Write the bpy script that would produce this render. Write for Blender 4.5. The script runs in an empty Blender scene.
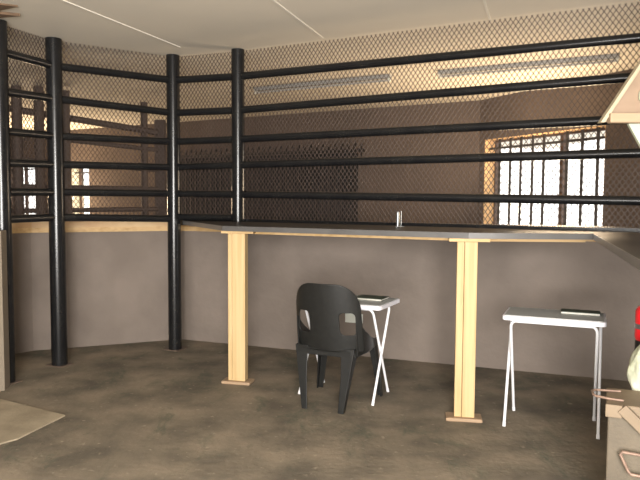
import bpy, bmesh, math, random
from mathutils import Vector, Matrix
random.seed(7)
S = bpy.context.scene
C = S.collection
PI = math.pi

# ---------------------------------------------------------------- camera
H = 1.45; F = 650.0; PITCH = 0.063; ROLL = 0.006
cam = bpy.data.cameras.new('camera'); cam.sensor_width = 36; cam.lens = F * 36 / 640
cam.clip_start = 0.02; cam.clip_end = 200
cam_o = bpy.data.objects.new('camera', cam); C.objects.link(cam_o)
cam_o.matrix_world = (Matrix.Translation((0, 0, H)) @ Matrix.Rotation(PI / 2 - PITCH, 4, 'X')
                      @ Matrix.Rotation(ROLL, 4, 'Z'))
S.camera = cam_o

# ---------------------------------------------------------------- world, lights, exposure
w = bpy.data.worlds.new('world'); S.world = w; w.use_nodes = True
bg = w.node_tree.nodes['Background']
bg.inputs[0].default_value = (1.0, 0.97, 0.93, 1); bg.inputs[1].default_value = 3.2

def area(name, loc, target, sx, sy, power, col):
    l = bpy.data.lights.new(name, 'AREA'); l.shape = 'RECTANGLE'; l.size = sx; l.size_y = sy
    l.energy = power; l.color = col
    o = bpy.data.objects.new(name, l); C.objects.link(o); o.location = loc
    d = Vector(target) - Vector(loc)
    o.rotation_euler = d.to_track_quat('-Z', 'Y').to_euler()
    return o
area('flash_fill', (0.1, -2.2, 1.75), (0.1, 5, 1.5), 1.4, 1.3, 520, (1.0, 0.97, 0.93))  # added area lamp behind the camera, standing in for its flash
area('ceiling_fill', (-1.0, -2.2, .9), (-.6, 1.6, 2.9), 3.0, 0.8, 350, (1.0, 0.97, 0.93))  # added unseen lamp aimed up to brighten the near ceiling
area('window_light_right', (2.55, 7.2, 1.5), (0.6, 6.8, 2.75), 1.7, 0.9, 92, (1.0, 0.74, 0.47))
area('window_light_left', (-5.6, 12.6, 1.3), (-4.2, 9.5, 3.2), 2.2, 0.7, 190, (1.0, 0.74, 0.47))
S.view_settings.view_transform = 'Standard'; S.view_settings.look = 'None'
S.view_settings.gamma = 1; S.view_settings.use_curve_mapping = False
S.view_settings.exposure = 0.1

# ---------------------------------------------------------------- materials
def mat(name, col, rough=.8, metal=0, var=.0, scale=5, col2=None, bump=0, bscale=60, spec=.5, stretch=None,
        lo=.35, hi=.65, detail=4):
    m = bpy.data.materials.new(name); m.use_nodes = True
    nt = m.node_tree; b = nt.nodes['Principled BSDF']
    b.inputs['Roughness'].default_value = rough; b.inputs['Metallic'].default_value = metal
    b.inputs['Specular IOR Level'].default_value = spec
    if col2 is None: col2 = tuple(c * (1 - var) for c in col)
    tc = nt.nodes.new('ShaderNodeTexCoord'); mp = nt.nodes.new('ShaderNodeMapping')
    nt.links.new(tc.outputs['Object'], mp.inputs[0])
    if stretch: mp.inputs['Scale'].default_value = stretch
    n = nt.nodes.new('ShaderNodeTexNoise'); n.inputs['Scale'].default_value = scale
    n.inputs['Detail'].default_value = detail
    nt.links.new(mp.outputs[0], n.inputs[0])
    r = nt.nodes.new('ShaderNodeValToRGB')
    r.color_ramp.elements[0].color = (*col2, 1); r.color_ramp.elements[1].color = (*col, 1)
    r.color_ramp.elements[0].position = lo; r.color_ramp.elements[1].position = hi
    nt.links.new(n.outputs[0], r.inputs[0]); nt.links.new(r.outputs[0], b.inputs['Base Color'])
    if bump:
        n2 = nt.nodes.new('ShaderNodeTexNoise'); n2.inputs['Scale'].default_value = bscale
        n2.inputs['Detail'].default_value = 3
        nt.links.new(mp.outputs[0], n2.inputs[0])
        bp = nt.nodes.new('ShaderNodeBump'); bp.inputs['Strength'].default_value = bump
        bp.inputs['Distance'].default_value = .01
        nt.links.new(n2.outputs[0], bp.inputs['Height']); nt.links.new(bp.outputs[0], b.inputs['Normal'])
    return m

def floor_mat():
    m = mat('worn_concrete', (.25, .205, .15), .85, col2=(.12, .102, .078), scale=2.6, bump=.5, bscale=25, spec=.25, detail=6)
    nt = m.node_tree; b = nt.nodes['Principled BSDF']
    base = b.inputs['Base Color'].links[0].from_socket
    tc = nt.nodes.new('ShaderNodeTexCoord')
    n = nt.nodes.new('ShaderNodeTexNoise'); n.inputs['Scale'].default_value = 3.4; n.inputs['Detail'].default_value = 8
    n.inputs['Roughness'].default_value = .7; n.inputs['Distortion'].default_value = .6
    mp = nt.nodes.new('ShaderNodeMapping'); mp.inputs['Location'].default_value = (3.1, 1.7, 0)
    mp.inputs['Rotation'].default_value = (0, 0, .5); mp.inputs['Scale'].default_value = (1, .55, 1)
    nt.links.new(tc.outputs['Object'], mp.inputs[0]); nt.links.new(mp.outputs[0], n.inputs[0])
    r = nt.nodes.new('ShaderNodeValToRGB'); r.color_ramp.elements[0].position = .54; r.color_ramp.elements[1].position = .68
    r.color_ramp.elements[0].color = (0, 0, 0, 1); r.color_ramp.elements[1].color = (.75, .75, .75, 1)
    nt.links.new(n.outputs[0], r.inputs[0])
    mx = nt.nodes.new('ShaderNodeMixRGB'); mx.inputs[2].default_value = (.085, .092, .066, 1)
    nt.links.new(r.outputs[0], mx.inputs[0]); nt.links.new(base, mx.inputs[1])
    # fine pale scratches
    n3 = nt.nodes.new('ShaderNodeTexNoise'); n3.inputs['Scale'].default_value = 22; n3.inputs['Detail'].default_value = 5
    r3 = nt.nodes.new('ShaderNodeValToRGB'); r3.color_ramp.elements[0].position = .62; r3.color_ramp.elements[1].position = .74
    r3.color_ramp.elements[1].color = (.45, .45, .45, 1)
    nt.links.new(tc.outputs['Object'], n3.inputs[0]); nt.links.new(n3.outputs[0], r3.inputs[0])
    mx2 = nt.nodes.new('ShaderNodeMixRGB'); mx2.inputs[2].default_value = (.42, .35, .26, 1)
    nt.links.new(r3.outputs[0], mx2.inputs[0]); nt.links.new(mx.outputs[0], mx2.inputs[1])
    nt.links.new(mx2.outputs[0], b.inputs['Base Color'])
    return m

def pine_mat(name, c1, c2, axis):
    sc = {'z': (14, 14, .6), 'x': (.6, 14, 14), 'y': (14, .6, 14)}[axis]
    return mat(name, c1, .6, col2=c2, scale=2.5, stretch=sc, spec=.3, lo=.3, hi=.6)

M = {
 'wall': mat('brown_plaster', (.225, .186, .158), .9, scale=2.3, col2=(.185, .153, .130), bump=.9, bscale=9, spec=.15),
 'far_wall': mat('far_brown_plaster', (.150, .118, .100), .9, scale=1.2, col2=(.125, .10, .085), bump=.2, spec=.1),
 'ceil': mat('painted_ceiling_board', (.70, .65, .56), .85, scale=.7, var=.06, spec=.1),
 'strip': mat('cover_strip_paint', (.76, .72, .64), .8, var=.05),
 'floor': floor_mat(),
 'slab': mat('pale_concrete', (.36, .30, .215), .9, scale=5, col2=(.27, .225, .16), bump=.4, bscale=30, spec=.15),
 'steel': mat('black_painted_steel', (.012, .012, .012), .24, scale=8, col2=(.008, .008, .009), spec=.4),
 'mesh': mat('expanded_metal', (.070, .050, .043), .6, metal=0, var=.3, scale=20, spec=.3),
 'pine': pine_mat('pine_upright', (.55, .40, .21), (.46, .31, .14), 'z'),
 'pine_h': pine_mat('pine_plank', (.56, .38, .19), (.44, .28, .12), 'x'),
 'pine_pale': pine_mat('weathered_board', (.36, .25, .16), (.28, .19, .115), 'x'),
 'ply': mat('plywood', (.27, .19, .13), .6, col2=(.21, .145, .095), scale=3, stretch=(1, 8, 3), spec=.3),
 'ply_edge': mat('plywood_edge', (.42, .35, .23), .6, var=.2, scale=20),
 'counter': mat('dark_counter_laminate', (.042, .038, .036), .42, scale=3, col2=(.030, .027, .026), spec=.28),
 'counter_edge': mat('grey_edge_strip', (.15, .145, .14), .33, metal=.35, var=.15, scale=6),
 'chair': mat('black_plastic', (.014, .014, .013), .42, scale=30, var=.3, bump=.08, bscale=200, spec=.4),
 'white': mat('white_powder_coat', (.80, .80, .82), .4, var=.04),
 'table_top': mat('grey_table_laminate', (.42, .43, .42), .45, var=.08),
 'table_rim': mat('white_plastic_rim', (.82, .80, .85), .45, var=.03),
 'green': mat('dark_green_cover', (.055, .075, .050), .6, var=.3, scale=30),
 'paper': mat('paper_pages', (.55, .53, .47), .8, var=.1, scale=60),
 'chrome': mat('bright_steel', (.30, .31, .31), .38, metal=.9, var=.1),
 'galv': mat('batten_grey', (.40, .40, .38), .5, var=.1),
 'tube': mat('unlit_tube', (.52, .52, .50), .35, var=.05),
 'olive': mat('olive_box_board', (.125, .10, .068), .7, scale=6, col2=(.09, .072, .05), bump=.2),
 'tan': mat('tan_board', (.21, .155, .10), .7, scale=6, col2=(.17, .125, .08)),
 'rust': mat('rusty_rod', (.30, .20, .15), .55, metal=.3, var=.3, scale=40),
 'cloth': mat('cream_cloth', (.60, .60, .47), .9, scale=25, col2=(.45, .47, .33), bump=.5, bscale=40),
 'red': mat('red_plastic', (.60, .012, .018), .35, var=.2, scale=10),
 'black': mat('black_rubber', (.015, .015, .015), .6, var=.2),
 'darkmetal': mat('dark_gate_metal', (.018, .016, .015), .5, var=.3, scale=10),
 'frame': mat('brown_window_frame', (.12, .07, .045), .6, var=.2, scale=10),
 'torn': mat('torn_board_edge', (.16, .10, .06), .9, var=.3, scale=20),
 'far_post': mat('brown_post', (.055, .038, .030), .7, var=.2, scale=8),
 'reveal': mat('sunlit_reveal', (.80, .52, .26), .8, var=.1),  # orange sunlight on the big window's reveal, put into the colour
 'sage': mat('pale_sage_paint', (.42, .44, .33), .6, var=.08),
 'plate': mat('rusty_floor_plate', (.13, .09, .065), .7, var=.3, scale=20),
 'plastic_w': mat('off_white_plastic', (.70, .72, .66), .5, var=.04),
}

# ---------------------------------------------------------------- mesh helpers
class MB:
    def __init__(s): s.v = []; s.f = []; s.smooth = []
    def add(s, vs, fs, smooth=False):
        n = len(s.v); s.v += [tuple(v) for v in vs]
        for f in fs: s.f.append([i + n for i in f]); s.smooth.append(smooth)
    def box(s, c, d, rz=0, M4=None):
        x, y, z = d[0] / 2, d[1] / 2, d[2] / 2
        R = Matrix.Rotation(rz, 3, 'Z') if M4 is None else M4
        vs = [R @ Vector((a * x, b * y, e * z)) + Vector(c) for e in (-1, 1) for b in (-1, 1) for a in (-1, 1)]
        s.add(vs, [(0, 2, 3, 1), (4, 5, 7, 6), (0, 1, 5, 4), (2, 6, 7, 3), (1, 3, 7, 5), (0, 4, 6, 2)])
    def tube(s, p0, p1, r0, r1=None, n=16, caps=True):
        r1 = r0 if r1 is None else r1
        p0 = Vector(p0); p1 = Vector(p1); d = (p1 - p0).normalized()
        a = Vector((0, 0, 1)) if abs(d.z) < .9 else Vector((1, 0, 0))
        u = d.cross(a).normalized(); q = d.cross(u)
        vs = []
        for p, r in ((p0, r0), (p1, r1)):
            for k in range(n):
                t = 2 * PI * k / n; vs.append(p + (u * math.cos(t) + q * math.sin(t)) * r)
        s.add(vs, [(k, (k + 1) % n, n + (k + 1) % n, n + k) for k in range(n)], True)
        if caps: s.add(vs, [tuple(range(n))[::-1], tuple(range(n, 2 * n))])
    def path(s, pts, r, n=10):
        pts = [Vector(p) for p in pts]; rings = []
        ref = None
        for i, p in enumerate(pts):
            d = (pts[min(i + 1, len(pts) - 1)] - pts[max(i - 1, 0)]).normalized()
            if ref is None:
                a = Vector((0, 0, 1)) if abs(d.z) < .9 else Vector((1, 0, 0)); ref = d.cross(a).normalized()
            ref = (ref - d * ref.dot(d)).normalized(); q = d.cross(ref)
            rings.append([p + (ref * math.cos(2 * PI * k / n) + q * math.sin(2 * PI * k / n)) * r for k in range(n)])
        vs = [v for R in rings for v in R]; fs = []
        for i in range(len(pts) - 1):
            fs += [(i * n + k, i * n + (k + 1) % n, (i + 1) * n + (k + 1) % n, (i + 1) * n + k) for k in range(n)]
        s.add(vs, fs, True)
        s.add(rings[0], [tuple(range(n))[::-1]]); s.add(rings[-1], [tuple(range(n))])
    def prism(s, pts, z0, z1):
        n = len(pts)
        vs = [(p[0], p[1], z0) for p in pts] + [(p[0], p[1], z1) for p in pts]
        s.add(vs, [tuple(range(n))[::-1], tuple(range(n, 2 * n))] + [(k, (k + 1) % n, n + (k + 1) % n, n + k) for k in range(n)])
    def lathe(s, prof, c, n=24):
        vs = []; fs = []
        for r, z in prof:
            for k in range(n):
                t = 2 * PI * k / n; vs.append((c[0] + r * math.cos(t), c[1] + r * math.sin(t), c[2] + z))
        for i in range(len(prof) - 1):
            fs += [(i * n + k, i * n + (k + 1) % n, (i + 1) * n + (k + 1) % n, (i + 1) * n + k) for k in range(n)]
        s.add(vs, fs, True)
        m = len(prof)
        s.add(vs[:n], [tuple(range(n))[::-1]]); s.add(vs[(m - 1) * n:], [tuple(range(n))])
    def build(s, name, m, parent=None, bevel=0, loc=None, rz=0, doubles=False):
        me = bpy.data.meshes.new(name); me.from_pydata(s.v, [], s.f); me.update()
        for p, q in zip(me.polygons, s.smooth): p.use_smooth = q
        bm = bmesh.new(); bm.from_mesh(me)
        if doubles: bmesh.ops.remove_doubles(bm, verts=bm.verts, dist=1e-5)
        bmesh.ops.recalc_face_normals(bm, faces=bm.faces); bm.to_mesh(me); bm.free()
        me.materials.append(m)
        o = bpy.data.objects.new(name, me); C.objects.link(o)
        if parent: o.parent = parent
        if loc: o.location = loc; o.rotation_euler.z = rz
        if bevel:
            b = o.modifiers.new('bevel', 'BEVEL'); b.width = bevel; b.segments = 2; b.limit_method = 'ANGLE'
        return o

def tag(o, label=None, cat=None, group=None, kind=None):
    if label: o['label'] = label
    if cat: o['category'] = cat
    if group: o['group'] = group
    if kind: o['kind'] = kind
    return o
def thing(name, label, cat, loc=(0, 0, 0), rz=0, group=None):
    o = bpy.data.objects.new(name, None); C.objects.link(o); o.location = loc; o.rotation_euler.z = rz
    o.empty_display_size = .1
    return tag(o, label, cat, group)
def struct(mb, name, m, bevel=0): return tag(mb.build(name, m, bevel=bevel), kind='structure')

def wall_pieces(mb, a, b, z0, z1, th, holes=()):
    """straight wall whose inner face runs a->b, thickness on the left of a->b; holes = (s0, s1, zlo, zhi)"""
    a = Vector((a[0], a[1])); b = Vector((b[0], b[1])); L = (b - a).length; d = (b - a) / L; nrm = Vector((-d.y, d.x))
    def piece(s0, s1, q0, q1):
        if s1 - s0 < 1e-4 or q1 - q0 < 1e-4: return
        p = [a + d * s0, a + d * s1, a + d * s1 + nrm * th, a + d * s0 + nrm * th]
        mb.prism(p, q0, q1)
    x = 0
    for s0, s1, q0, q1 in sorted(holes):
        piece(x, s0, z0, z1); piece(s0, s1, z0, q0); piece(s0, s1, q1, z1); x = s1
    piece(x, L, z0, z1)

# ---------------------------------------------------------------- ray helper: where a sight line meets a wall line
def on_line(px, a, b):
    """distance along a->b at which the sight line of image column px meets it (at eye level)"""
    u = (px - 320) / F
    ax, ay = a; dx, dy = b[0] - a[0], b[1] - a[1]; L = math.hypot(dx, dy)
    t = (u * ay - ax) / (dx - u * dy)
    return t * L

ZC = 2.785
# ---------------------------------------------------------------- shell
mb = MB(); mb.prism([(-11, -2.6), (6, -2.6), (6, 17), (-11, 17)], -.1, 0); struct(mb, 'floor', M['floor'])
mb = MB(); mb.prism([(-11, -2.6), (6, -2.6), (6, 17), (-11, 17)], ZC, ZC + .1); struct(mb, 'ceiling', M['ceil'])

# far wall (through the fence) and the far right wall with the big window
FC = (2.14, 8.82)
def far_y(x): return 10.8 - .586 * (x + 1.23)
FA = (-9.0, far_y(-9.0))
hA = (on_line(4, FA, FC), on_line(40, FA, FC), .95, 2.16)
hB = (on_line(72.5, FA, FC), on_line(89.5, FA, FC), 1.02, 2.06)
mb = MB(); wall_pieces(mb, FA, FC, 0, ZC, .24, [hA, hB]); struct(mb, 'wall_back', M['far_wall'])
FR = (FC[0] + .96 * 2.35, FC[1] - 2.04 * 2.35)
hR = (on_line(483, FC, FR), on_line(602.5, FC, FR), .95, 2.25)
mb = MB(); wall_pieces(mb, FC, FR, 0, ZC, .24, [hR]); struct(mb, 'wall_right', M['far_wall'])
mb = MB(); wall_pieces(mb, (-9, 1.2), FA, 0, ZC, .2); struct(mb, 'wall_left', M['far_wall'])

# windows
def window(name, a, b, hole, muls, bars, th=.24, label=None):
    a = Vector((a[0], a[1], 0)); b = Vector((b[0], b[1], 0)); d = (b - a).normalized(); nrm = Vector((-d.y, d.x, 0))
    rz = math.atan2(d.y, d.x); s0, s1, z0, z1 = hole
    fr = MB(); off = nrm * (th * .82); t = .03
    mid = a + d * (s0 + s1) / 2 + off; zc = (z0 + z1) / 2
    fr.box(mid + Vector((0, 0, z0 + t / 2)), (s1 - s0, .06, t), rz); fr.box(mid + Vector((0, 0, z1 - t / 2)), (s1 - s0, .06, t), rz)
    for s in (s0 + t / 2, s1 - t / 2): fr.box(a + d * s + off + Vector((0, 0, zc)), (t, .06, z1 - z0 - 2 * t), rz)
    for s in muls: fr.box(a + d * s + off + Vector((0, 0, zc)), (.05, .05, z1 - z0 - 2 * t), rz)
    o = tag(fr.build(name, M['frame']), kind='structure')
    for s in bars:
        m = MB(); p = a + d * s + nrm * .06; m.box(p + Vector((0, 0, zc)), (.036, .012, z1 - z0), rz); m.build('burglar_bar', M['darkmetal'], o)
    for z in (z1 - .12,):
        m = MB(); m.box(a + d * (s0 + s1) / 2 + nrm * .078 + Vector((0, 0, z)), (s1 - s0, .012, .03), rz); m.build('cross_bar', M['darkmetal'], o)
    g = MB(); g.box(mid + Vector((0, 0, zc)), (s1 - s0 - .1, .004, z1 - z0 - .1), rz)
    g.build('window_glass', GLASS, o)
    return o
GLASS = bpy.data.materials.new('clear_glass'); GLASS.use_nodes = True
_nt = GLASS.node_tree; _nt.nodes.clear()
_o = _nt.nodes.new('ShaderNodeOutputMaterial'); _m = _nt.nodes.new('ShaderNodeMixShader'); _m.inputs[0].default_value = .06
_t = _nt.nodes.new('ShaderNodeBsdfTransparent'); _g = _nt.nodes.new('ShaderNodeBsdfGlossy'); _g.inputs['Roughness'].default_value = .05
_nt.links.new(_t.outputs[0], _m.inputs[1]); _nt.links.new(_g.outputs[0], _m.inputs[2]); _nt.links.new(_m.outputs[0], _o.inputs[0])
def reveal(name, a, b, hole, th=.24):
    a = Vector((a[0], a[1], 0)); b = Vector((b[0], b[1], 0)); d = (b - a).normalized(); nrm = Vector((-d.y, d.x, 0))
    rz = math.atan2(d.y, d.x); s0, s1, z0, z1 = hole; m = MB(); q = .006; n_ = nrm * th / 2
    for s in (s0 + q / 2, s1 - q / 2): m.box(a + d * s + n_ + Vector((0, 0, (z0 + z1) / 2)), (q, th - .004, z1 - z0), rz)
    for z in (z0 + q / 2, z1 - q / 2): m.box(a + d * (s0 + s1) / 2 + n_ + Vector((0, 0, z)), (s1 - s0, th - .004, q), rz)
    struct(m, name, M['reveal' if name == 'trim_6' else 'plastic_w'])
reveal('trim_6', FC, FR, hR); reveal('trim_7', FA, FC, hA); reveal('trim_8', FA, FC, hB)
window('window_1', FC, FR, hR, [on_line(548.5, FC, FR)], [on_line(p, FC, FR) for p in (494.5, 505, 515.5, 527, 538, 561, 576, 591.5)])
window('window_2', FA, FC, hA, [on_line(19, FA, FC)], [])
window('window_3', FA, FC, hB, [], [on_line(81, FA, FC)])

# low wall round the serving bay
W = [(-3.6, 4.95), (-2.71, 6.08), (-1.43, 6.62), (2.95, 4.99)]
def offset_poly(pts, d):
    out = []
    for i, p in enumerate(pts):
        ns = []
        for j in (i - 1, i):
            if 0 <= j < len(pts) - 1:
                v = Vector((pts[j + 1][0] - pts[j][0], pts[j + 1][1] - pts[j][1])).normalized(); ns.append(Vector((-v.y, v.x)))
        n = sum(ns, Vector((0, 0))).normalized(); k = d / n.dot(ns[0])
        out.append((p[0] + n.x * k, p[1] + n.y * k))
    return out
WT = 1.12
Wo = offset_poly(W, .2)
mb = MB()
for i in range(3): mb.prism([W[i], W[i + 1], Wo[i + 1], Wo[i]], 0, WT)
struct(mb, 'wall_front', M['wall'])
# pine board ledge on top of it
Wi = offset_poly(W, -.03)
mb = MB()
for i in range(3): mb.prism([Wi[i], Wi[i + 1], Wo[i + 1], Wo[i]], WT, WT + .045)
struct(mb, 'trim_1', M['pine_h'])
mb = MB(); Wj = offset_poly(W, -.028); Wk = offset_poly(W, .03)
for i in range(2): mb.prism([Wj[i], Wj[i + 1], Wk[i + 1], Wk[i]], WT + .045, WT + .10)
struct(mb, 'trim_2', mat('aged_pine_plank', (.60, .43, .24), .6, col2=(.47, .30, .15), scale=3))
# stub wall at the left edge, near right wall, rear wall
mb = MB(); mb.prism([(-2.385, 4.935), (-3.3, 4.30), (-3.2, 4.15), (-2.36, 4.80)], 0, 1.2); struct(mb, 'wall_side', mat('tan_plaster', (.23, .19, .14), .9, var=.1, bump=.3))
mb = MB(); wall_pieces(mb, (2.66, 4.10), (1.70, 1.73), 0, ZC, .15); wall_pieces(mb, (1.70, 1.73), (5.8, .2), 0, ZC, .15); struct(mb, 'wall_near', M['wall'])
mb = MB(); wall_pieces(mb, (5.9, -2.4), (-8.9, -2.4), 0, ZC, .15) if False else mb.box((-1.5, -2.5, ZC / 2), (14.8, .15, ZC)); struct(mb, 'wall_rear', M['wall'])
mb = MB(); mb.box((-9.05, -.6, ZC / 2), (.15, 3.7, ZC)); struct(mb, 'wall_outer', M['wall'])
mb = MB(); mb.box((5.85, -1.1, ZC / 2), (.15, 2.7, ZC)); struct(mb, 'wall_east', M['wall'])

# ceiling cover strips
def strip(name, a, b, wd=.016):
    m = MB(); a = Vector(a); b = Vector(b); d = b - a
    c = (a + b) / 2; m.box((c.x, c.y, ZC - .003), (d.length, wd, .007), math.atan2(d.y, d.x)); struct(m, name, M['strip'])
def ceil_at(px, py, z=ZC):
    a = (px - 320) / F; b = (py - 240) / F; cr, sr = math.cos(ROLL), math.sin(ROLL)
    u = cr * a + sr * b; v = -sr * a + cr * b; c, s = math.cos(PITCH), math.sin(PITCH)
    t = (z - H) / (-s - v * c); return (u * t, (c - v * s) * t)
STR = [(ceil_at(38, -10), ceil_at(180, 47)), (ceil_at(247, -20), ceil_at(323, 38)), (ceil_at(478, -20), ceil_at(490, 20))]
for i, (a, b) in enumerate(STR): strip('trim_%d' % (i + 3), a, b)

# raised pale slab at lower left of the floor
mb = MB(); mb.prism([(-1.68, 4.23), (-1.80, 3.80), (-2.3, 3.2), (-3.0, 3.2), (-3.0, 4.1), (-2.37, 4.62), (-2.14, 4.49)], 0, .012)
struct(mb, 'floor_slab', M['slab'], bevel=.006)

# ---------------------------------------------------------------- steel fence
def z_at(px, py, x, y):
    """height at which image row py is met above plan point x, y"""
    a = (px - 320) / F; b = (py - 240) / F; cr, sr = math.cos(ROLL), math.sin(ROLL)
    u = cr * a + sr * b; v = -sr * a + cr * b
    c, s = math.cos(PITCH), math.sin(PITCH)
    return H + (-s - v * c) / (c - v * s) * y
P1, P2, P3, P4 = (-2.45, 5.015), (-2.252, 5.56), (-1.386, 6.17), (-.746, 5.92)
R = (2.129, 4.383); RE = (2.63, 4.383 - .535 * .50)
fence = thing('steel_fence', 'near black steel pipe fence with diamond mesh along the wooden ledge and counter', 'fence', (-1.4, 6.17, 0))
def fpart(mb, name, m, bevel=0):
    o = mb.build(name, m, bevel=bevel); o.parent = fence; o.matrix_parent_inverse = Matrix.Translation((1.4, -6.17, 0)); return o
for (x, y), r, z0 in ((P1, .064, 0), (P2, .066, 0), (P3, .062, 0), (P4, .059, 1.240)):
    m = MB(); m.tube((x, y, z0), (x, y, ZC - .004), r, n=32); post = fpart(m, 'post', M['steel'])
    if z0 == 0:
        m = MB(); m.box((x, y, .004), (.175, .15, .008), -.4); q = m.build('base_plate', M['plate'], post)
zt = [z_at(640, yy, *R) for yy in (37.5, 71.5, 117.5, 153, 200.5)]
def rails(A, B, ra, rb, xa, xb, ext=None):
    for ya, yb in zip(ra, rb):
        za, zb = z_at(xa, ya, *A), z_at(xb, yb, *B)
        a = Vector((*A, za)); b = Vector((*B, zb))
        if ext:
            k = (Vector(ext) - Vector(A)).length / (Vector(B) - Vector(A)).length; b = a + (b - a) * k
        m = MB(); m.tube(a, b, .0325, n=20); fpart(m, 'rail', M['steel'])
Y1 = [51, 91, 131, 162.7, 192, 219.5]; Y2 = [66, 98.7, 136, 164.5, 192.2, 217.2]
Y3 = [80.2, 113, 141.8, 167.3, 193.6, 218.8]; Y4 = [76.5, 110.3, 139.3, 165, 194.3, 220.6]
YR = [37.5, 76.5, 118.5, 153, 200.8]
rails(P1, P2, Y1, Y2, 8, 55); rails(P2, P3, Y2, Y3, 57, 173); rails(P3, P4, Y3[:5] + [216.9], Y4[:5] + [217.9], 173, 238)
rails(P4, R, Y4[:5], YR, 238, 640, RE)
mbot = {0: 1.255, 1: 1.245}
def mesh_panel(A, B, z0, z1, off=.034, cw=.038, ch=.054):
    A = Vector(A); B = Vector(B); L = (B - A).length; d = (B - A) / L; nrm = Vector((-d.y, d.x)); A = A + nrm * off
    hh = z1 - z0; m = MB(); t = .0023
    def P(s, z, o): q = A + d * s + nrm * o; return Vector((q.x, q.y, z0 + z))
    k = ch / cw
    n = int((L + hh / k) / cw) + 2
    for sg in (1, -1):
        for i in range(-1, n):
            s0 = i * cw if sg < 0 else L - i * cw
            # line: s = s0 + sg*z/k ... clip to 0..L, 0..hh
            za, zb = 0.0, hh
            sa, sb = s0 - hh / k * 0, s0
            if sg > 0: f = lambda z: L - i * cw + z / k
            else: f = lambda z: i * cw - z / k
            lo, hi = 0.0, hh
            if sg > 0:
                lo = max(lo, (0 - (L - i * cw)) * k); hi = min(hi, (L - (L - i * cw)) * k)
            else:
                lo = max(lo, (i * cw - L) * k); hi = min(hi, (i * cw) * k)
            if hi - lo < .01: continue
            o = 0.0006 * sg
            p0 = P(f(lo), lo, o); p1 = P(f(hi), hi, o); D = (p1 - p0).normalized(); N = Vector((nrm.x, nrm.y, 0)); U = D.cross(N).normalized()
            vs = [p + U * a * t + N * b * t * .7 for p in (p0, p1) for a, b in ((-1, -1), (1, -1), (1, 1), (-1, 1))]
            m.add(vs, [(0, 1, 5, 4), (1, 2, 6, 5), (2, 3, 7, 6), (3, 0, 4, 7)])
    return fpart(m, 'mesh_panel', M['mesh'])
mesh_panel(P1, P2, 1.25, ZC - .01); mesh_panel(P2, P3, 1.25, ZC - .01)
mesh_panel(P3, P4, 1.247, ZC - .01); mesh_panel(P4, RE, 1.247, ZC - .01)
# flat bar closing the mesh along the counter
m = MB(); d = Vector((RE[0] - P4[0], RE[1] - P4[1])); c = ((P4[0] + RE[0]) / 2 + .016, (P4[1] + RE[1]) / 2 + .03)
m.box((*c, 1.252), (d.length, .012, .024), math.atan2(d.y, d.x)); fpart(m, 'bottom_bar', M['steel'])

# ---------------------------------------------------------------- counter
CT = 1.240; CB = 1.202
front = [(-1.29, 6.12), (-.745, 4.985), (.955, 4.165), (1.745, 4.13), (1.055, 2.03)]
back = [(1.64, 1.82), (2.62, 4.22), (2.90, 5.17), (-1.26, 6.76)]
cnt = thing('counter', 'long dark laminate bar counter with grey edge carried on pine posts', 'counter', (.955, 4.4, CB))
pi = Matrix.Translation((-.955, -4.4, -CB))
mb = MB(); mb.prism(front + back, CB + .004, CT); o = mb.build('worktop', M['counter']); o.parent = cnt; o.matrix_parent_inverse = pi
mb = MB(); fo = offset_poly(front[::-1], .006)[::-1]
for i in range(len(front) - 1): mb.prism([front[i], front[i + 1], fo[i + 1], fo[i]], CB, CT - .001)
o = mb.build('edge_strip', M['counter_edge']); o.parent = cnt; o.matrix_parent_inverse = pi
# pine support batten below the counter
mb = MB()
Bt = offset_poly([front[0], front[1], front[2], front[3]][::-1], -.15)[::-1]; Bu = offset_poly([front[0], front[1], front[2], front[3]][::-1], -.185)[::-1]
for i in range(3): mb.prism([Bt[i], Bt[i + 1], Bu[i + 1], Bu[i]], CB - .026, CB + .004)
o = mb.build('support_batten', M['pine_h'], bevel=0); o.parent = cnt; o.matrix_parent_inverse = pi

# ---------------------------------------------------------------- timber posts
def timber_post(x, y, rz, wd, label, split):
    t = thing('timber_post', label, 'wooden post', (x, y, 0), rz, 'pine posts under the counter')
    w1 = wd * split; w2 = wd - w1; dp = .075
    m = MB(); m.box((-wd / 2 + w1 / 2, 0, .025 + (CB - .047) / 2), (w1 - .004, dp * .90, CB - .047)); m.build('plank', M['pine'], t, bevel=.004)
    m = MB(); m.box((-wd / 2 + w1 + w2 / 2, 0, .025 + (CB - .047) / 2), (w2, dp, CB - .047)); m.build('plank', M['pine'], t, bevel=.004)
    m = MB(); m.box((.0, 0, .0125), (.235, .13, .025)); m.build('base_board', M['pine_pale'], t, bevel=.008)
    m = MB(); m.box((.012, -.010, CB - .011), (.26, .085, .021)); m.build('top_board', M['pine_h'], t, bevel=.003)
    return t
timber_post(-.640, 5.045, -.22, .142, 'pine post under the counter behind the black chair, left one of the two', .26)
timber_post(.958, 4.222, -.16, .132, 'knotty pine post under the counter, standing between the two folding tables', .38)

# ---------------------------------------------------------------- steel drop bolt on the counter
t = thing('drop_bolt', 'small bright steel bolt standing upright on the counter', 'bolt', (.60, 5.02, CT))
m = MB(); m.tube((0, 0, 0), (0, 0, .11), .014, n=16); m.tube((0, 0, .11), (0, 0, .118), .014, .009, n=16); m.build('barrel', M['chrome'], t)
m = MB(); m.tube((.030, .03, 0), (.030, .03, .12), .004, n=10); m.build('pin', M['chrome'], t)
m = MB(); m.box((.014, .012, .0015), (.07, .06, .003)); m.build('plate', M['counter_edge'], t)

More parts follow.
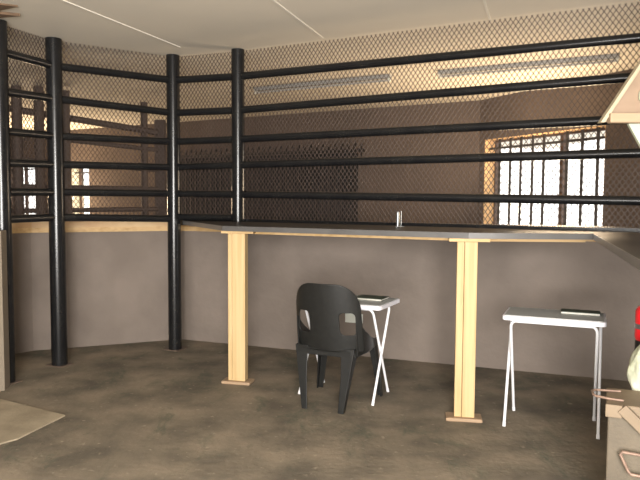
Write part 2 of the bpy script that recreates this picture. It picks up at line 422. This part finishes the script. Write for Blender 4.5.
# ---------------------------------------------------------------- folding tables
def folding_table(label, x, y, rz, L=.555, D=.36, Ht=.715, over=.07, topx=0, ovl=.055):
    t = thing('folding_table', label, 'table', (x, y, 0), rz, 'white folding tables')
    TL, TD = L + ovl, D + over
    def rr(l, d, r, n=5):
        pts = []
        for cx, cy, a in ((l / 2 - r, d / 2 - r, 0), (-l / 2 + r, d / 2 - r, PI / 2), (-l / 2 + r, -d / 2 + r, PI), (l / 2 - r, -d / 2 + r, 1.5 * PI)):
            for k in range(n + 1): q = a + PI / 2 * k / n; pts.append((topx + cx + r * math.cos(q), cy + r * math.sin(q)))
        return pts
    m = MB(); m.prism(rr(TL, TD, .03), Ht - .032, Ht - .004); m.build('table_rim', M['table_rim'], t, bevel=.004)
    m = MB(); m.prism(rr(TL - .03, TD - .03, .02), Ht - .004, Ht); m.build('tabletop', M['table_top'], t)
    r = .0095; zt = Ht - .032 - r
    # outer frame: feet at the near side, bending over at the far side top; inner frame the other way
    for s, ins in ((-1, 0), (1, .022)):
        for sx in (-1, 1):
            xx = sx * (L / 2 - ins)
            y0, y1 = s * D / 2, -s * (D / 2 - .035)
            m = MB(); pts = [(xx, y0, .0095)]
            dirv = Vector((0, y1 - y0, zt - .0095)).normalized()
            pts.append(Vector((xx, y1, zt)) - dirv * .05)
            for k in range(1, 5):
                q = k / 4 * PI / 2
                pts.append(Vector((xx - sx * .03 * (1 - math.cos(q)), y1, zt)) - dirv * .05 * (1 - math.sin(q)))
            m.path(pts, r); lg = m.build('leg', M['white'], t)
            m2 = MB(); e = Vector((xx, y0, .0095)); m2.tube(e - dirv * .0095, e + dirv * .02, r + .0015, n=12); m2.build('foot_cap', M['white'], lg)
        m = MB(); xx = L / 2 - ins - .028; y1 = -s * (D / 2 - .035); m.tube((-xx, y1, zt), (xx, y1, zt), r, n=12); m.build('cross_bar', M['white'], t)
    return t, Ht
def fit_rect(nl, nr): pass
import math as _m_
tA_rz = -.46
folding_table('white folding table in front of the black chair, green cover lying on it', .196, 4.785, tA_rz, L=.585, D=.36, topx=.035, ovl=.05)
tB_rz = math.atan2(3.872 - 4.089, 1.713 - 1.194)
folding_table('white folding table standing alone under the counter at the right', 1.512, 4.145, tB_rz, L=.555, D=.35, Ht=.722, over=.02)
def book(label, x, y, rz, sx, sy, z):
    t = thing('book', label, 'book', (x, y, z), rz, 'dark green books on the tables')
    m = MB(); m.box((0, 0, .0075), (sx - .006, sy - .006, .011)); m.build('pages', M['paper'], t)
    m = MB(); m.box((0, 0, .001), (sx, sy, .002)); m.box((0, 0, .0145), (sx, sy, .003)); m.box((-sx / 2, 0, .0078), (.002, sy, .0153)); m.build('cover', M['green'], t)
    return t
book('dark green book lying on the table behind the black chair', .385, 4.765, tA_rz, .21, .16, .715)
book('dark green book on the lone folding table at the right', 1.685, 4.16, tB_rz, .235, .12, .722)

# ---------------------------------------------------------------- black plastic chair
def sdf_sheet(fn_inside, s0, s1, t0, t1, ns, nt, mapf):
    """surface patch of the region fn_inside(s,t) > 0 with smooth clipped borders"""
    m = MB(); g = {}
    ss = [s0 + (s1 - s0) * i / ns for i in range(ns + 1)]; tt = [t0 + (t1 - t0) * j / nt for j in range(nt + 1)]
    val = [[fn_inside(s, t) for t in tt] for s in ss]
    for i in range(ns):
        for j in range(nt):
            cs = [(i, j), (i + 1, j), (i + 1, j + 1), (i, j + 1)]; poly = []
            for q in range(4):
                a = cs[q]; b = cs[(q + 1) % 4]; va = val[a[0]][a[1]]; vb = val[b[0]][b[1]]
                pa = (ss[a[0]], tt[a[1]]); pb = (ss[b[0]], tt[b[1]])
                if va > 0: poly.append(pa)
                if (va > 0) != (vb > 0):
                    if a > b: pa, pb, va, vb = pb, pa, vb, va
                    k = min(.98, max(.02, va / (va - vb))); poly.append((pa[0] + (pb[0] - pa[0]) * k, pa[1] + (pb[1] - pa[1]) * k))
            if len(poly) >= 3: m.add([mapf(*p) for p in poly], [tuple(range(len(poly)))], True)
    return m
def rbox(s, t, cx, cy, hx, hy, r):
    qx = abs(s - cx) - hx + r; qy = abs(t - cy) - hy + r
    return r - math.hypot(max(qx, 0), max(qy, 0)) - min(max(qx, qy), 0)
def sheet_obj(m, name, mt, parent, th):
    o = m.build(name, mt, parent, doubles=True)
    sd = o.modifiers.new('solid', 'SOLIDIFY'); sd.thickness = th; sd.offset = 0
    return o
def plastic_chair(label, x, y, rz):
    t = thing('plastic_chair', label, 'chair', (x, y, 0), rz)
    mt = M['chair']
    # chair faces +y.  back is a curved shell; s across (-1..1), z height
    def hw(z): return .235 - .012 * max(0, (z - .45)) / .4
    def back_in(s, z):
        # outline: rounded top corners
        o = rbox(s, z, 0, .635, .245, .25, .17)     # .35..0.85
        h1 = rbox(s, z, -.148, .612, .052, .078, .030)
        h2 = rbox(s, z, .148, .612, .052, .078, .030)
        return min(o if z > .6 else (.245 - abs(s)), -h1, -h2)
    def back_map(s, z):
        k = s / .245
        a = k * 1.0
        lean = -.17 * (z - .42) - .02
        yb = -.245 + .12 * (1 - math.cos(a)) * 1.6 + lean
        xb = .245 * (math.sin(a * .95) / math.sin(.95)) * (1.0 - .06 * max(0, z - .5) / .35)
        return (xb * 1.01 + .016, yb + .02, z)
    sheet_obj(sdf_sheet(back_in, -.25, .25, .415, .89, 50, 48, back_map), 'backrest', mt, t, .008)
    # side wings sweeping from the back forward to the seat front
    for sx in (-1, 1):
        def wing_in(q, z):   # q 0..1 from back to front
            top = .56 - .16 * min(1, q * 1.5) if q < .67 else .40 + 0 * q
            top = .440 + .21 * (1 - q) ** 1.8
            return min(top - z, z - .385, q + .01, 1.01 - q)
        def wing_map(q, z):
            yb = -.205 + q * .43
            return (.010 * (1 - q) + sx * (.218 + .018 * math.sin(q * PI)), yb - .10 * max(0, z - .42), z)
        sheet_obj(sdf_sheet(wing_in, 0, 1, .385, .64, 30, 26, wing_map), 'side_wing', mt, t, .007)
    # seat
    def seat_in(s, u): return rbox(s, u, 0, 0, .245, .245, .07)
    def seat_map(s, u):
        z = .435 - .012 * math.cos(s / .245 * 1.5); s *= .92; z = z + (-.035 if u > .2 else 0) * (u - .2) / .045 * 1.0
        return (s, u, z)
    sheet_obj(sdf_sheet(seat_in, -.25, .25, -.25, .25, 30, 30, seat_map), 'seat', mt, t, .008)
    # apron under the seat
    m = MB()
    for sx in (-1, 1): m.box((sx * .214, 0, .405), (.008, .42, .05))
    m.box((0, .228, .395), (.40, .008, .05)); m.box((0, -.232, .405), (.40, .008, .05)); m.build('apron', mt, t, bevel=.003)
    # legs: tapered angle section
    feet = ((-1, -1, .155, -.265), (1, -1, .155, -.265), (-1, 1, .262, .262), (1, 1, .262, .262))
    for sx, sy, fx, fy in feet:
        m = MB(); zt = .43 if sy > 0 else .44
        tx, ty = .220 * sx, .232 * sy; bx, by = fx * sx, fy
        wt, wb, th = (.095, .040, .009)
        if sy > 0: wt = .08
        prof = []
        for (cx, cy, w_, z) in ((bx, by, wb, 0), ((bx * .5 + tx * .5), (by + ty) / 2, (wt + wb) / 2 - .006, zt * .5), (tx, ty, wt, zt)):
            ix, iy = -sx, -sy
            prof.append([(cx, cy, z), (cx + ix * w_, cy, z), (cx + ix * w_, cy + iy * th, z), (cx + ix * th, cy + iy * th, z), (cx + ix * th, cy + iy * w_, z), (cx, cy + iy * w_, z)])
        vs = [v for p in prof for v in p]; n = 6; fs = [tuple(range(6))[::-1], tuple(range(12, 18))]
        for i in range(2): fs += [(i * n + k, i * n + (k + 1) % n, (i + 1) * n + (k + 1) % n, (i + 1) * n + k) for k in range(n)]
        m.add(vs, fs); m.build('leg', mt, t, bevel=.003)
    return t
plastic_chair('black moulded plastic chair with two openings in its back, facing the wall', .128, 4.605, -.42)

# ---------------------------------------------------------------- wall socket behind the chair
u = Vector((W[3][0] - W[2][0], W[3][1] - W[2][1])).normalized(); srz = math.atan2(u.y, u.x)
def wall_pt(px, off):
    s = on_line(px, W[2], W[3]); return (W[2][0] + u.x * s + u.y * off, W[2][1] + u.y * s - u.x * off)
sx_, sy_ = wall_pt(355, 0)
t = thing('wall_socket', 'white double socket low on the brown wall behind the chair', 'socket', (sx_, sy_, .30), srz)
m = MB(); m.box((0, -.006, .05), (.17, .012, .085)); m.build('face_plate', M['plastic_w'], t, bevel=.003)
for dx in (-.04, .04):
    m = MB(); m.box((dx, -.014, .045), (.05, .006, .05)); m.build('outlet', M['plastic_w'], t, bevel=.002)

# ---------------------------------------------------------------- box, sack and canister at the right
bx = thing('tool_box', 'worn olive brown box with tan lid corner and bent rod handles at the right edge', 'box', (1.232, 2.72, 0), -.42)
FPB = [(0, 0), (.47, 0), (.47, .57), (.14, .57), (.11, .26), (0, .26)]
m = MB(); m.prism(FPB, 0, .535); m.build('body', M['olive'], bx, bevel=.006)
m = MB(); m.prism([(x * 1.02 - .008, y * 1.02 - .008) for x, y in FPB], .535, .590); m.build('lid', M['tan'], bx, bevel=.006)
m = MB(); m.box((.022, -.018, .565), (.065, .022, .055)); m.build('corner_block', M['tan'], bx, bevel=.004)
m = MB(); m.box((.125, -.026, .515), (.20, .024, .045), M4=Matrix.Rotation(.75, 3, 'Y')); m.build('corner_brace', M['tan'], bx, bevel=.003)
zz = .5955
m = MB(); m.path([(.05, .19, zz), (-.045, .17, zz), (-.060, .16, zz), (-.067, .145, zz), (-.060, .085, zz), (-.050, .07, zz), (.0, .05, zz), (.06, .045, zz)], .0055); m.build('rod_handle', M['rust'], bx)
m = MB(); m.path([(.35, -.05, .395), (.06, -.05, .405), (.052, -.05, .395), (.085, -.05, .325), (.095, -.05, .315), (.35, -.05, .30)], .0065); m.build('front_handle', M['rust'], bx)
for hx, hz in ((.30, .396), (.30, .302)):
    m = MB(); m.tube((hx, -.05, hz), (hx, .004, hz), .0065); m.build('handle_stud', M['rust'], bx)

def sack(loc, rz):
    m = MB(); n = 28; rings = 16
    vs = []; fs = []
    for i in range(rings + 1):
        q = i / rings; z = q * .265
        r = .115 * (math.sin(PI * min(1, .22 + q * .80)) ** .55) * (1 - .25 * q) + .002
        for k in range(n):
            a = 2 * PI * k / n; rr_ = r * (1 + .06 * math.sin(5 * a + q * 6) + .035 * math.sin(9 * a - q * 11))
            vs.append((rr_ * math.cos(a) * 1.05, rr_ * math.sin(a) * .85, z))
    for i in range(rings): fs += [(i * n + k, i * n + (k + 1) % n, (i + 1) * n + (k + 1) % n, (i + 1) * n + k) for k in range(n)]
    fs += [tuple(range(n))[::-1], tuple(range(rings * n, (rings + 1) * n))]
    m.add(vs, fs, True); o = m.build('cloth_sack', M['cloth']); o.location = loc; o.rotation_euler.z = rz
    return tag(o, 'crumpled cream cloth sack lying on the brown box at the right edge', 'sack')
sack((1.528, 2.925, .592), .3)
t = thing('red_canister', 'red canister with silver band and black base behind the cream sack', 'canister', (1.588, 3.10, .591))
m = MB(); m.lathe([(.056, 0), (.060, .01), (.060, .180), (.055, .190)], (0, 0, 0)); m.build('black_base', M['black'], t)
m = MB(); m.lathe([(.058, .188), (.062, .20), (.062, .328), (.052, .348), (.03, .36)], (0, 0, 0)); m.build('red_body', M['red'], t)
m = MB(); m.lathe([(.0635, .245), (.0635, .269)], (0, 0, 0)); m.build('silver_band', M['chrome'], t)
# grey bracket lying over the lid edge
m = MB(); m.box((0, 0, .0), (.13, .05, .012), M4=Matrix.Rotation(.9, 3, 'Y') @ Matrix.Rotation(.2, 3, 'X')); m.box((.02, .012, .02), (.10, .02, .03), M4=Matrix.Rotation(.9, 3, 'Y'))
o = m.build('metal_bracket', M['chrome'], bx, bevel=.003); o.location = (.215, -.05, .535)

# ---------------------------------------------------------------- plywood shelf bracket at upper right
t = thing('shelf_bracket', 'triangular plywood bracket with batten hanging at the upper right', 'bracket', (1.272, 3.0, 1.805), -.05)
def vprism(m, pts, y0, y1):
    n = len(pts); vs = [(p[0], y0, p[1]) for p in pts] + [(p[0], y1, p[1]) for p in pts]
    m.add(vs, [tuple(range(n)), tuple(range(n, 2 * n))[::-1]] + [(k, (k + 1) % n, n + (k + 1) % n, n + k) for k in range(n)])
m = MB(); vprism(m, [(.012, .005), (.90, .005), (.90, .972), (.625, .972)], 0, .018); m.build('plywood_panel', M['ply'], t)
m = MB(); vprism(m, [(0, 0), (.020, 0), (.632, .972), (.612, .972)], -.022, .022); m.build('edge_strip', M['ply_edge'], t, bevel=.002)
m = MB(); m.box((.45, -.022, .018), (.83, .042, .044)); m.build('batten', M['pine_pale'], t, bevel=.004)
m = MB(); vprism(m, [(.13, -.004), (.32, -.33), (.36, -.33), (.36, -.004)], -.005, .015); m.build('lower_brace', M['sage'], t)
m = MB(); vprism(m, [(.17, .10), (.17, .135), (.195, .175), (.26, .175), (.26, .10)], -.02, 0); m.build('cable_clip', M['sage'], t, bevel=.004)

# ---------------------------------------------------------------- ceiling tear
m = MB(); m.prism([(-2.33, 4.74), (-2.115, 4.62), (-2.26, 4.55), (-2.45, 4.40), (-2.8, 4.35), (-2.8, 4.72)], ZC - .012, ZC)
m.prism([(-2.40, 4.88), (-2.19, 4.815), (-2.36, 4.74), (-2.8, 4.74), (-2.8, 4.88)], ZC - .022, ZC - .002)
tag(m.build('torn_ceiling_board', M['torn']), 'torn brown ceiling board with a ragged point above the leftmost pipe post', 'ceiling board')

# ---------------------------------------------------------------- ceiling lights beyond the fence (switched off)
def batten_light(a, b, label):
    a = Vector(a); b = Vector(b); d = b - a; c = (a + b) / 2; L = d.length
    t = thing('ceiling_light', label, 'ceiling light', (c.x, c.y, ZC), math.atan2(d.y, d.x), 'fluorescent battens beyond the fence')
    m = MB(); m.box((0, 0, -.02), (L, .055, .04)); m.build('housing', M['galv'], t, bevel=.004)
    m = MB(); m.tube((-L / 2 + .03, 0, -.06), (L / 2 - .03, 0, -.06), .013, n=12); m.build('tube', M['tube'], t)
    for s in (-1, 1):
        m = MB(); m.box((s * (L / 2 - .02), 0, -.055), (.02, .035, .04)); m.build('lamp_holder', M['plastic_w'], t)
batten_light((-.80, 7.95), (.75, 7.05), 'thin unlit tube light on the far ceiling, nearer the middle of the room')
batten_light((1.22, 6.85), (2.72, 6.02), 'thin unlit tube light on the far ceiling, right above the barred window')

# ---------------------------------------------------------------- security gate on the far wall
D = Vector((FC[0] - FA[0], FC[1] - FA[1])).normalized(); grz = math.atan2(D.y, D.x)
g0 = on_line(176, FA, FC); g1 = on_line(358, FA, FC); gL = g1 - g0
gx, gy = FA[0] + D.x * g0, FA[1] + D.y * g0
gate = thing('security_gate', 'black folding security gate with spiked top against the far brown wall', 'gate', (gx, gy, 0), grz)
GZ = 2.20
m = MB(); m.box((gL / 2, -.03, GZ / 2 - .03), (gL, .03, GZ - .06)); m.build('dark_backing', M['black'], gate)  # black sheet in place of the shaded opening behind the lattice
m = MB(); m.box((gL / 2 + .06, -.12, GZ - .03), (gL + .18, .035, .05)); m.build('top_rail', M['darkmetal'], gate)
m = MB(); m.box((gL / 2, -.12, .03), (gL, .035, .05)); m.build('bottom_rail', M['darkmetal'], gate)
nb = 34
for i in range(nb + 1):
    x = .02 + (gL + .08) * i / nb if i < nb else gL + .1
    m = MB(); zb = .05 if x <= gL else GZ - .2
    m.box((x, -.12, (zb + GZ + .03) / 2), (.022, .022, GZ + .03 - zb)); k = .02
    m.add([(x - k, -.12 - k, GZ + .03), (x + k, -.12 - k, GZ + .03), (x + k, -.12 + k, GZ + .03), (x - k, -.12 + k, GZ + .03), (x + .03, -.12, GZ + .10)], [(0, 1, 4), (1, 2, 4), (2, 3, 4), (3, 0, 4), (3, 2, 1, 0)])
    m.build('bar', M['darkmetal'], gate)
for i in range(nb):
    xa = .02 + (gL + .08) * i / nb; xb = xa + (gL + .08) / nb
    if xb > gL: continue
m = MB()
for i in range(0, nb - 1):
    xa = .02 + (gL + .08) * i / nb; xb = xa + (gL + .08) / nb
    for j in range(8):
        z0 = .1 + j * .26
        m.tube((xa, -.095, z0), (xb, -.095, z0 + .24), .008, n=6, caps=False); m.tube((xa, -.09, z0 + .24), (xb, -.09, z0), .008, n=6, caps=False)
m.build('lattice', M['darkmetal'], gate)

# ---------------------------------------------------------------- second pipe fence further back on the left
def pl(px, Y): return ((px - 320) / F * Y, Y)
ff = thing('pipe_barrier', 'far brown pipe barrier standing behind the left part of the steel fence', 'fence', (0, 0, 0))
FP = [(pl(19, 7.9), 82, .060), (pl(41, 7.9), 86, .058), (pl(67, 8.0), 91, .055), (pl(145, 8.6), 102, .045)]
for (x, y), py, r in FP:
    zt_ = min(ZC - .01, z_at(100, py, x, y)); m = MB(); m.tube((x, y, 0), (x, y, zt_), r, n=20); m.build('post', M['far_post'], ff)
m = MB(); x, y = pl(161, 8.7); m.box((x, y, 1.24), (.13, .10, 2.48)); m.build('square_post', M['far_post'], ff)
def frail(pa, ya, pb, yb, r):
    a = (*pl(pa, 7.9), z_at(pa, ya, 0, 7.9)); b = (*pl(pb, 8.65), z_at(pb, yb, 0, 8.65)); m = MB(); m.tube(a, b, r, n=16); m.build('rail', M['far_post'], ff)
frail(6, 107.5, 158, 132.5, .042); frail(6, 133, 158, 150, .03); frail(6, 158, 158, 170, .03); frail(6, 186, 158, 189, .03); frail(6, 211, 158, 209, .03)
